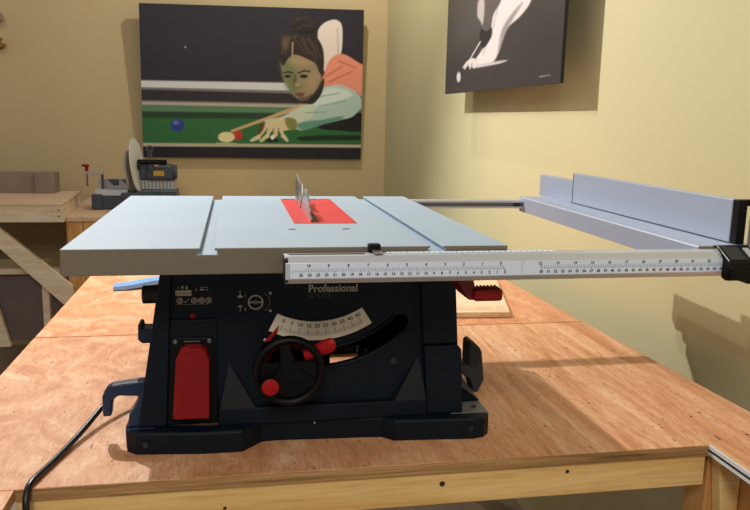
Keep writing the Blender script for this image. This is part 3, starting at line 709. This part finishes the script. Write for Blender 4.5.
G = 1.1   # the print is brighter than it photographs in this light
def paint_player(X, Y):
    p = Paint(X, Y, (40, 38, 46))
    p.poly([(20, 0), (690, 0), (690, 60), (20, 90)], (34, 32, 40), 60, False, .6)
    p.poly([(0, 225), (700, 236), (700, 262), (0, 246)], (206, 206, 206), 5, False)
    p.poly([(0, 246), (700, 262), (700, 270), (0, 252)], (120, 122, 118), 5, False)
    p.poly([(0, 252), (700, 272), (700, 300), (0, 286)], (44, 42, 46), 6, False)
    p.poly([(0, 284), (700, 298), (700, 312), (0, 298)], (176, 168, 150), 8, False)
    p.poly([(0, 298), (700, 310), (700, 326), (0, 318)], (86, 130, 92), 8, False)
    p.poly([(0, 316), (700, 325), (700, 340), (0, 334)], (34, 62, 40), 6, False)
    p.poly([(0, 334), (700, 340), (700, 412), (0, 412)], (44, 104, 56), 5, False)
    p.poly([(480, 392), (560, 386), (670, 388), (670, 400), (560, 401), (490, 402)], (18, 44, 26), 5)
    p.poly([(0, 409), (700, 414), (700, 424), (0, 420)], (182, 176, 152), 4, False)
    p.poly([(0, 421), (700, 425), (700, 480), (0, 480)], (30, 30, 36), 3, False)
    p.poly([(540, 365), (575, 340), (668, 320), (670, 372), (600, 372)], (22, 24, 26), 5)
    p.ell(132, 357, 19, 19, (44, 62, 140), 3); p.ell(128, 349, 8, 6, (96, 118, 186), 6)
    p.ell(300, 386, 17, 16, (178, 62, 44), 3)
    p.line([(285, 374), (488, 300)], (8, 13), (196, 166, 118), 3)
    p.ell(270, 392, 24, 16, (222, 214, 160), 3); p.poly([(240, 408), (300, 410), (300, 418), (240, 416)], (182, 176, 152), 3, False)
    # raised white sleeve, orange waistcoat, near sleeve
    p.poly([(536, 92), (552, 66), (585, 54), (607, 66), (611, 100), (606, 150), (585, 175), (556, 200), (545, 150)], (222, 208, 198), 4)
    p.line([(596, 80), (598, 150)], 3, (180, 164, 158), 4)
    p.poly([(545, 245), (556, 205), (574, 165), (610, 150), (655, 172), (690, 200), (690, 285), (650, 258), (600, 238)], (224, 142, 116), 4)
    for q in ([(560, 215), (610, 185)], [(570, 230), (640, 200)], [(600, 170), (650, 190)]): p.line(q, 3, (188, 100, 74), 5)
    p.poly([(516, 290), (532, 262), (560, 244), (600, 240), (645, 256), (668, 278), (664, 306), (640, 332), (600, 342), (540, 356), (490, 372), (468, 362), (470, 330)], (172, 194, 182), 4)
    p.poly([(560, 250), (610, 250), (640, 268), (600, 285), (545, 300), (520, 300)], (206, 218, 208), 8)
    p.poly([(480, 350), (550, 340), (610, 330), (600, 342), (540, 357), (490, 371)], (96, 148, 128), 6)
    p.poly([(380, 342), (430, 330), (490, 300), (525, 292), (520, 330), (480, 350), (440, 356), (400, 360)], (196, 208, 186), 5)
    for q in ([(530, 275), (600, 262)], [(540, 300), (620, 285)], [(500, 320), (560, 318)]): p.line(q, 2.5, (132, 160, 146), 4)
    # bridge hand
    p.poly([(372, 358), (400, 342), (440, 336), (470, 344), (472, 362), (445, 372), (400, 376), (378, 374)], (214, 200, 150), 4)
    p.poly([(440, 336), (468, 338), (476, 360), (462, 372), (446, 362)], (128, 130, 72), 4)
    for q, w in (([(384, 360), (362, 392), (342, 402)], (14, 9)), ([(398, 362), (388, 388), (370, 403)], (13, 9)), ([(414, 362), (412, 384), (400, 396)], (13, 9)), ([(424, 362), (434, 388), (446, 402)], (13, 9))): p.line(q, w, (214, 200, 156), 3)
    for q in ([(388, 366), (372, 392)], [(406, 366), (400, 390)], [(420, 366), (424, 392)]): p.line(q, 2.5, (110, 96, 54), 3)
    p.ell(402, 401, 18, 6, (20, 26, 22), 3); p.ell(403, 393, 6, 7, (232, 232, 220), 3)
    p.poly([(368, 356), (380, 352), (374, 372), (362, 384)], (110, 56, 46), 6)
    # neck, collar, face
    p.poly([(500, 262), (540, 235), (556, 220), (548, 262), (524, 292), (500, 290)], (38, 34, 36), 4)
    p.poly([(430, 165), (470, 140), (520, 148), (549, 180), (547, 215), (535, 248), (515, 272), (492, 284), (470, 274), (450, 250), (436, 222), (430, 195)], (142, 130, 96), 4)
    p.poly([(430, 168), (462, 150), (476, 180), (472, 225), (478, 262), (462, 264), (444, 240), (434, 212)], (112, 122, 82), 22)
    p.poly([(500, 215), (540, 200), (544, 220), (530, 248), (508, 262)], (160, 138, 104), 22)
    p.poly([(452, 160), (500, 155), (520, 178), (470, 185)], (160, 140, 106), 22)
    p.line([(436, 203), (452, 201), (462, 205)], 4, (44, 38, 30), 3); p.line([(478, 205), (495, 198), (513, 200)], 4, (48, 36, 28), 3)
    p.ell(447, 214, 9, 4.5, (28, 24, 22), 3); p.ell(495, 214, 11, 5, (28, 22, 22), 3)
    p.poly([(464, 212), (474, 214), (474, 236), (486, 242), (474, 247), (464, 240)], (96, 92, 62), 6); p.ell(476, 238, 8, 6, (170, 146, 104), 6)
    p.poly([(470, 266), (482, 261), (498, 264), (486, 273)], (112, 62, 52), 4)
    p.poly([(478, 276), (505, 272), (520, 262), (505, 284)], (96, 80, 62), 6)
    # hair, parting, bun
    p.poly([(422, 140), (428, 110), (450, 92), (490, 88), (528, 100), (550, 130), (555, 170), (551, 212), (540, 200), (530, 178), (500, 162), (470, 152), (450, 162), (436, 182), (428, 176)], (44, 36, 32), 4)
    for q in ([(455, 100), (440, 150)], [(470, 98), (462, 140)], [(490, 100), (510, 150)], [(510, 104), (535, 160)], [(440, 108), (430, 150)]): p.line(q, 3, (104, 84, 64), 5, .7)
    p.line([(462, 118), (461, 156)], 4, (178, 152, 118), 3)
    p.ell(497, 70, 42, 28, (36, 29, 27), 6)
    for q in ([(462, 66), (480, 52), (505, 50)], [(470, 82), (495, 70), (525, 72)], [(505, 56), (528, 66)]): p.line(q, 4, (78, 62, 50), 6, .7)
    for q in ([(440, 120), (452, 104), (480, 98)], [(432, 140), (440, 122)], [(500, 108), (530, 128), (545, 160)], [(486, 112), (520, 150), (538, 190)], [(476, 116), (500, 150)]): p.line(q, 4, (88, 70, 54), 7, .7)
    p.ell(441, 118, 12, 18, (112, 92, 66), 14, .7); p.line([(480, 90), (525, 88)], 5, (20, 16, 18), 4)
    p.line([(450, 62), (468, 46), (500, 44), (530, 56)], 2, (60, 48, 42), 3)
    p.ell(154, 131, 3, 3, (150, 150, 150), 2)
    return p.I*G

pic1 = thing('wall_picture', 'colour print of a person in an orange waistcoat lining up a snooker shot', 'picture', (.1, 4.33, .29))
TL, TR, BR_, BL = (-0.4895, 4.2777, 1.0795), (0.7148, 4.2777, 1.0994), (0.7218, 4.3481, 0.2705), (-0.4998, 4.3481, 0.27)
th = Vector((0, .028, .002))
bm = B(); loft(bm, [[Vector(c)+Vector((0, .0006, 0)) for c in (TL, TR, BR_, BL)], [Vector(c)+th for c in (TL, TR, BR_, BL)]]); obj('picture_board', bm, M['canvas_edge'], pic1)
print_mesh('picture_print', (TL, TR, BR_, BL), 340, 230, paint_player, ((25, 9), (676, 28), (665, 459), (38, 452)), pic1)

def paint_bw(X, Y):
    p = Paint(X-12, Y+20, (62, 58, 56))
    p.poly([(60, -400), (320, -400), (300, 100), (60, 200)], (84, 80, 76), 120, False, .7)
    p.poly([(400, -400), (600, -400), (600, 360), (430, 360)], (56, 53, 52), 80, False, .8)
    p.poly([(60, 260), (560, 230), (560, 420), (60, 420)], (60, 57, 56), 50, False, .8)
    # arm, sleeve and shoulder
    p.poly([(285, -120), (420, -160), (430, -40), (398, 30), (352, 78), (334, 130), (318, 190), (300, 225), (262, 240), (232, 236), (228, 210), (255, 165), (278, 110), (290, 60)], (226, 216, 212), 7)
    p.poly([(400, -20), (352, 78), (334, 130), (318, 190), (330, 90), (365, 20)], (150, 144, 140), 10)
    p.line([(320, -40), (300, 60), (280, 130), (258, 190)], 4, (180, 172, 168), 8)
    # head above, chin and collar
    p.poly([(236, -90), (300, -120), (330, -60), (300, 10), (290, 62), (270, 82), (252, 66), (244, 30), (234, 5)], (92, 84, 82), 6)
    p.poly([(238, -60), (262, -60), (262, 10), (256, 50), (246, 30), (234, 6)], (188, 178, 172), 8)
    p.poly([(250, 70), (275, 85), (292, 66), (292, 110), (260, 160), (246, 120)], (40, 37, 38), 6)
    p.line([(248, 128), (204, 206)], 5, (210, 204, 198), 3)
    # hand
    p.poly([(170, 245), (190, 215), (215, 202), (236, 212), (246, 232), (225, 248), (200, 240)], (214, 206, 200), 4)
    for q in ([(200, 215), (180, 250)], [(212, 216), (204, 250)], [(224, 220), (222, 248)]): p.line(q, 7, (222, 214, 208), 4)
    for q in ([(196, 228), (188, 248)], [(212, 226), (212, 248)]): p.line(q, 2.5, (70, 66, 64), 3)
    p.poly([(228, 240), (280, 228), (350, 222), (330, 234), (280, 243), (235, 248)], (200, 192, 186), 5)
    p.ell(151, 289, 10, 25, (212, 205, 200), 4)
    p.line([(454, 304), (482, 300)], 4, (180, 176, 172), 3)
    return p.I*.92
# hangs on the right wall a little off the plaster
def rw(y, off): return wx(y)-off
pic2 = thing('wall_picture', 'black and white print of a snooker player, hanging on the right wall', 'picture', (.83, 2.4, .6))
o1 = .09
YL, YR = 2.985, 1.970
TL, TR, BR_, BL = (rw(YL, o1), YL, 1.34), (rw(YR, o1), YR, 1.34), (rw(YR, o1), YR, .6095), (rw(YL, o1), YL, .6080)
nn = Vector((1, .0393, 0)).normalized()
bm = B(); loft(bm, [[Vector(c)+nn*.0006 for c in (TL, TR, BR_, BL)], [Vector(c)+nn*.010 for c in (TL, TR, BR_, BL)]]); obj('picture_board', bm, M['canvas_edge'], pic2)
print_mesh('picture_print', (TL, TR, BR_, BL), 200, 220, paint_bw, ((120, -560), (560, -820), (520, 316), (93, 350)), pic2)

# hooks on the back wall at the left
def wall_hook(z, m, lab, x=-1.197):
    bm = B(); lathe(bm, (x, 4.386, z), (0, -1, 0), [(0, .012), (.05, .012), (.07, .030), (.085, .032), (.095, .022)], 28)
    h = obj('wall_peg', bm, m, None, smooth=True); tag(h, lab, 'peg'); return h
wall_hook(.978, M['mdf'], 'upper pale round peg on the back wall at the far left')
wall_hook(.847, M['brass'], 'lower dark brass peg on the back wall at the far left')

# ------------------------------------------------------------------ rear left benches
rb = thing('low_workbench', 'low wooden bench by the back wall with the mitre saw standing on it', 'workbench', (-.4, 3.8, -.8))
bx('bench_top', (-.80, .10, 3.52, 4.380, .022, .040), M['pale_top'], rb, .001)
for i in range(4): bx('front_board', (-.752+i*.072, -.682+i*.072, 3.54, 3.56, -.40, .0215), M['pine_v'], rb, .001)
bx('leg', (-.752, -.690, 3.562, 3.63, -.8, .021), M['pine_v'], rb, .001); bx('leg', (.02, .09, 3.562, 3.63, -.8, .021), M['pine_v'], rb, .001)
bx('leg', (.02, .09, 4.28, 4.35, -.8, .021), M['pine_v'], rb, .001); bx('leg', (-.745, -.675, 3.95, 4.02, -.8, .021), M['pine_v'], rb, .001)

fb_ = thing('framed_workbench', 'tall timber framed bench with diagonal brace at the far left, boards on its top', 'workbench', (-1.3, 3.7, -.8))
bm = B(); prism(bm, [(-1.9, 3.435), (-.7385, 3.435), (-.775, 4.03), (-1.9, 4.03)], 'z', .1015, .1105); obj('bench_top', bm, M['pale_top'], fb_, .001)
bx('front_board', (-1.9, -.7400, 3.440, 3.462, .0300, .1010), M['pale'], fb_, .001)
bm = B(); prism(bm, [(-.7400, 3.4625), (-.7655, 3.745), (-.7855, 3.745), (-.760, 3.4625)], 'z', .0410, .101); obj('end_board', bm, M['pale'], fb_, .001)
bm = B(); prism(bm, [(-.7670, 3.752), (-.7795, 4.02), (-.7990, 4.02), (-.787, 3.752)], 'z', .0410, .101); obj('end_board', bm, M['pale'], fb_, .001)
bm = B()
for (x, z) in ((-.758, .083), (-.758, .056)): cyl(bm, (x, 3.4385, z), (x, 3.442, z), .004, seg=10)
obj('nail_heads', bm, M['darkboard'], fb_)
bm = B(); prism(bm, [(-1.20, .100), (-1.12, .100), (-.722, -.262), (-.722, -.345), (-.765, -.345)], 'y', 3.465, 3.490); obj('diagonal_brace', bm, M['pale'], fb_, .001)
bx('shelf_rail', (-1.9, -.80, 3.60, 3.64, -.232, -.205), M['pale'], fb_, .001)
bx('lower_panel', (-1.16, -.76, 3.645, 3.66, -.56, -.232), M['darkboard'], fb_, .001)
bx('wall_shade_sheet', (-1.9, -.815, 3.93, 3.945, -.22, .085), mat('olive brown shaded wall', lin((150, 128, 90)), .8), fb_, .001)  # added sheet, its colour painting the back wall in shade under the bench
bx('stud', (-.885, -.855, 3.60, 3.644, -.60, -.232), M['pale'], fb_, .001)
bx('leg', (-.86, -.815, 3.95, 4.0, -.8, .10), M['pale'], fb_, .001); bx('leg', (-1.88, -1.82, 3.46, 3.52, -.8, .03), M['pale'], fb_, .001)
bm = B(); prism(bm, [(-1.11, -.33), (-1.075, -.33), (-1.02, -.56), (-1.07, -.56)], 'y', 3.55, 3.575); obj('floor_brace', bm, M['pale'], fb_, .001)
bx('foot_rail', (-1.9, -.78, 3.56, 3.66, -.80, -.765), M['pale'], fb_, .001)

a = bx('fibreboard_block', (-1.35, -.9610, 3.90, 4.01, .1107, .2090), M['mdf'], None, .0015); tag(a, 'longer brown fibreboard block on the framed bench at the left picture edge', 'board')
a = bx('fibreboard_block', (-.9600, -.8720, 3.89, 4.015, .1107, .2100), M['mdf'], None, .0015); tag(a, 'shorter brown fibreboard block at the right end of the pair on the framed bench', 'board')

# ------------------------------------------------------------------ mitre saw, built in small drawing units
ms = thing('mitre_saw', 'dark grey and silver mitre saw with raised white blade beside the colour print', 'mitre saw', (-.45, 3.92, .040))
u = .000848; ox, oz = -.684, .0402
def mx(x): return ox+(x-130)*u
def mz(y): return oz+(450-y)*u*1.01
def mb(name, x0, x1, y0, y1, d0, d1, m, bev=.003, parent=ms):
    bm = B(); box(bm, mx(x0), mx(x1), d0, d1, mz(y1), mz(y0)); return obj(name, bm, M[m], parent, bev)
bs_ = mb('saw_base', 130, 600, 372, 449, 3.8144, 4.0160, 'slate', .006)
mb('base_foot', 128, 186, 362, 449.5, 3.8000, 3.8432, 'slate', .005, bs_)
mb('turntable', 290, 480, 352, 385, 3.7892, 3.9872, 'slate', .006)
mb('base_plate', 145, 325, 338, 371, 3.8180, 4.0016, 'rail', .002)
mb('base_plate', 380, 596, 346, 371, 3.8180, 4.0016, 'slate', .002)
f1 = mb('rear_fence', 145, 320, 284, 338, 3.9152, 3.9368, 'guard', .002)
for x0_, x1_ in ((198, 262), (276, 320)):
    bm = B(); prism(bm, [(mx(x0_), mz(286)), (mx(x1_), mz(286)), (mx(x1_), mz(322)), (mx(x0_)+.03, mz(322))], 'y', 3.9094, 3.9152); obj('fence_facing', bm, M['slate'], f1, .001)
f2 = mb('rear_fence', 382, 590, 290, 345, 3.9152, 3.9368, 'guard', .002)
bm = B()
for i in range(9): box(bm, mx(395+i*21), mx(403+i*21), 3.9130, 3.9166, mz(343), mz(292))
obj('fence_ribs', bm, M['rail'], f2)
ax = Vector((.985, -.11, .12)).normalized(); bc = Vector((mx(372), 3.9008, mz(205)))
bm = B(); cyl(bm, bc-ax*.0012, bc+ax*.0012, .137, seg=64); bld = obj('mitre_blade', bm, M['white'], ms)
bm = B(); cyl(bm, bc-ax*.004, bc+ax*.004, .022, seg=24); obj('arbor', bm, M['steel_d'], bld)
# lower guard, left of the blade
gc = bc-ax*.014+Vector((-.012, 0, -.03)); q = ax.to_track_quat('Z', 'Y'); bm = B(); pts = []
for t in range(0, 361, 12): pts.append(gc+q @ Vector((.108*math.cos(math.radians(t)), .108*math.sin(math.radians(t)), 0)))
loft(bm, [pts[:-1], [p-ax*.012 for p in pts[:-1]]]); obj('blade_guard', bm, M['guard'], ms, .002)
mh = mb('motor_housing', 425, 575, 215, 286, 3.8720, 3.9728, 'slate', .010)
mb('motor_top', 495, 570, 196, 216, 3.8792, 3.9656, 'steel_d', .004, mh)
bm = B(); cyl(bm, (mx(558), 3.9224, mz(242)), (mx(596), 3.9224, mz(242)), .036, seg=28); obj('motor_cap', bm, M['slate'], mh, .004)
mb('warning_label', 465, 525, 231, 261, 3.8706, 3.8724, 'yellow', 0, mh)
mb('saw_arm', 383, 430, 190, 290, 3.9008, 3.9800, 'slate', .006)
bm = B(); cyl(bm, (mx(378), 3.8576, mz(180)), (mx(545), 3.8576, mz(180)), .0125, seg=20); obj('main_handle', bm, M['black'], ms, .005)
mb('handle_mount', 440, 470, 185, 230, 3.8576, 3.9008, 'slate', .003)
bm = B(); cyl(bm, (mx(442), 3.9296, mz(160)), (mx(442), 3.9296, mz(112)), .010, .013, 18); ring(bm, (mx(442), 3.9296, mz(108)), (0, 1, 0), .012, .006, 24, 10); obj('top_knob', bm, M['slate'], ms, smooth=True)
mb('rear_post', 560, 580, 286, 372, 3.9368, 3.9728, 'slate', .003)
# screw clamp
cp = mb('clamp_arm', 82, 188, 236, 255, 3.8648, 3.8756, 'guard', .002)
mb('clamp_post', 171, 185, 250, 340, 3.8720, 3.8864, 'slate', .002, cp)
bm = B(); cyl(bm, (mx(95), 3.8702, mz(318)), (mx(95), 3.8702, mz(212)), .0042, seg=14); cyl(bm, (mx(95), 3.8702, mz(322)), (mx(95), 3.8702, mz(314)), .006, seg=14); obj('clamp_screw', bm, M['steel_d'], cp)
bm = B(); cyl(bm, (mx(95), 3.8702, mz(236)), (mx(95), 3.8702, mz(212)), .008, seg=14); cyl(bm, (mx(70), 3.8702, mz(205)), (mx(108), 3.8702, mz(205)), .0065, seg=14); obj('clamp_handle', bm, M['red_d'], cp)

# ------------------------------------------------------------------ camera
f = 748.5475194920131; H = .49866
m3 = ((0.9831570271364662, -0.18150895300864817, 0.021371943521594976),
      (-0.011519591863022385, -0.17824909624103613, -0.9839179633956091),
      (0.18239944899997718, 0.9670996637715051, -0.17733776060824305))   # rows: right, down, forward
R = Matrix(m3)
cam = bpy.data.cameras.new('camera'); co = bpy.data.objects.new('camera', cam); COL.objects.link(co); S.camera = co
rot = Matrix((R[0], -R[1], -R[2])).transposed()
co.matrix_world = Matrix.Translation((0, 0, H)) @ rot.to_4x4()
cam.sensor_width = 36; cam.lens = f/750*36; cam.clip_start = .01

# ------------------------------------------------------------------ light: a row of ceiling lamps behind the saw, weak room light
def lamp(name, loc, power, col, size=.03, aim=None, angle=None, blend=.5):
    l = bpy.data.lights.new(name, 'SPOT' if aim else 'POINT'); l.energy = power; l.color = col; l.shadow_soft_size = size
    o = bpy.data.objects.new(name, l); COL.objects.link(o); o.location = loc
    if aim:
        o.rotation_euler = (Vector(aim)-Vector(loc)).to_track_quat('-Z', 'Y').to_euler(); l.spot_size = math.radians(angle); l.spot_blend = blend
    return o
CW = (1., .94, .86)
CL = (1., .965, .945)
lamp('ceiling_lamp_a', (-.68, 2.76, 1.85), 134, CL, .012, (.50, 1.45, 0), 112, .7)
lamp('ceiling_lamp_b', (-.48, 2.70, 1.85), 26, CL, .015, (.30, 1.6, .1), 112, .6)
lamp('ceiling_lamp_c', (-1.46, 2.6, 1.85), 10, CL, .015, (.1, 1.4, 0), 96, .5)
lamp('picture_spot', (.36, 3.45, 1.85), 27, CW, .02, (.10, 4.20, .5), 165, .25)
lamp('front_lamp', (-.35, -1.2, 1.95), 92, (1., .92, .82), .35)
w = bpy.data.worlds.new('room light'); S.world = w; w.use_nodes = True
w.node_tree.nodes['Background'].inputs['Color'].default_value = (1., .96, .92, 1); w.node_tree.nodes['Background'].inputs['Strength'].default_value = .20
S.view_settings.view_transform = 'Standard'; S.view_settings.look = 'None'; S.view_settings.gamma = 1; S.view_settings.exposure = .42
S.view_settings.use_curve_mapping = False
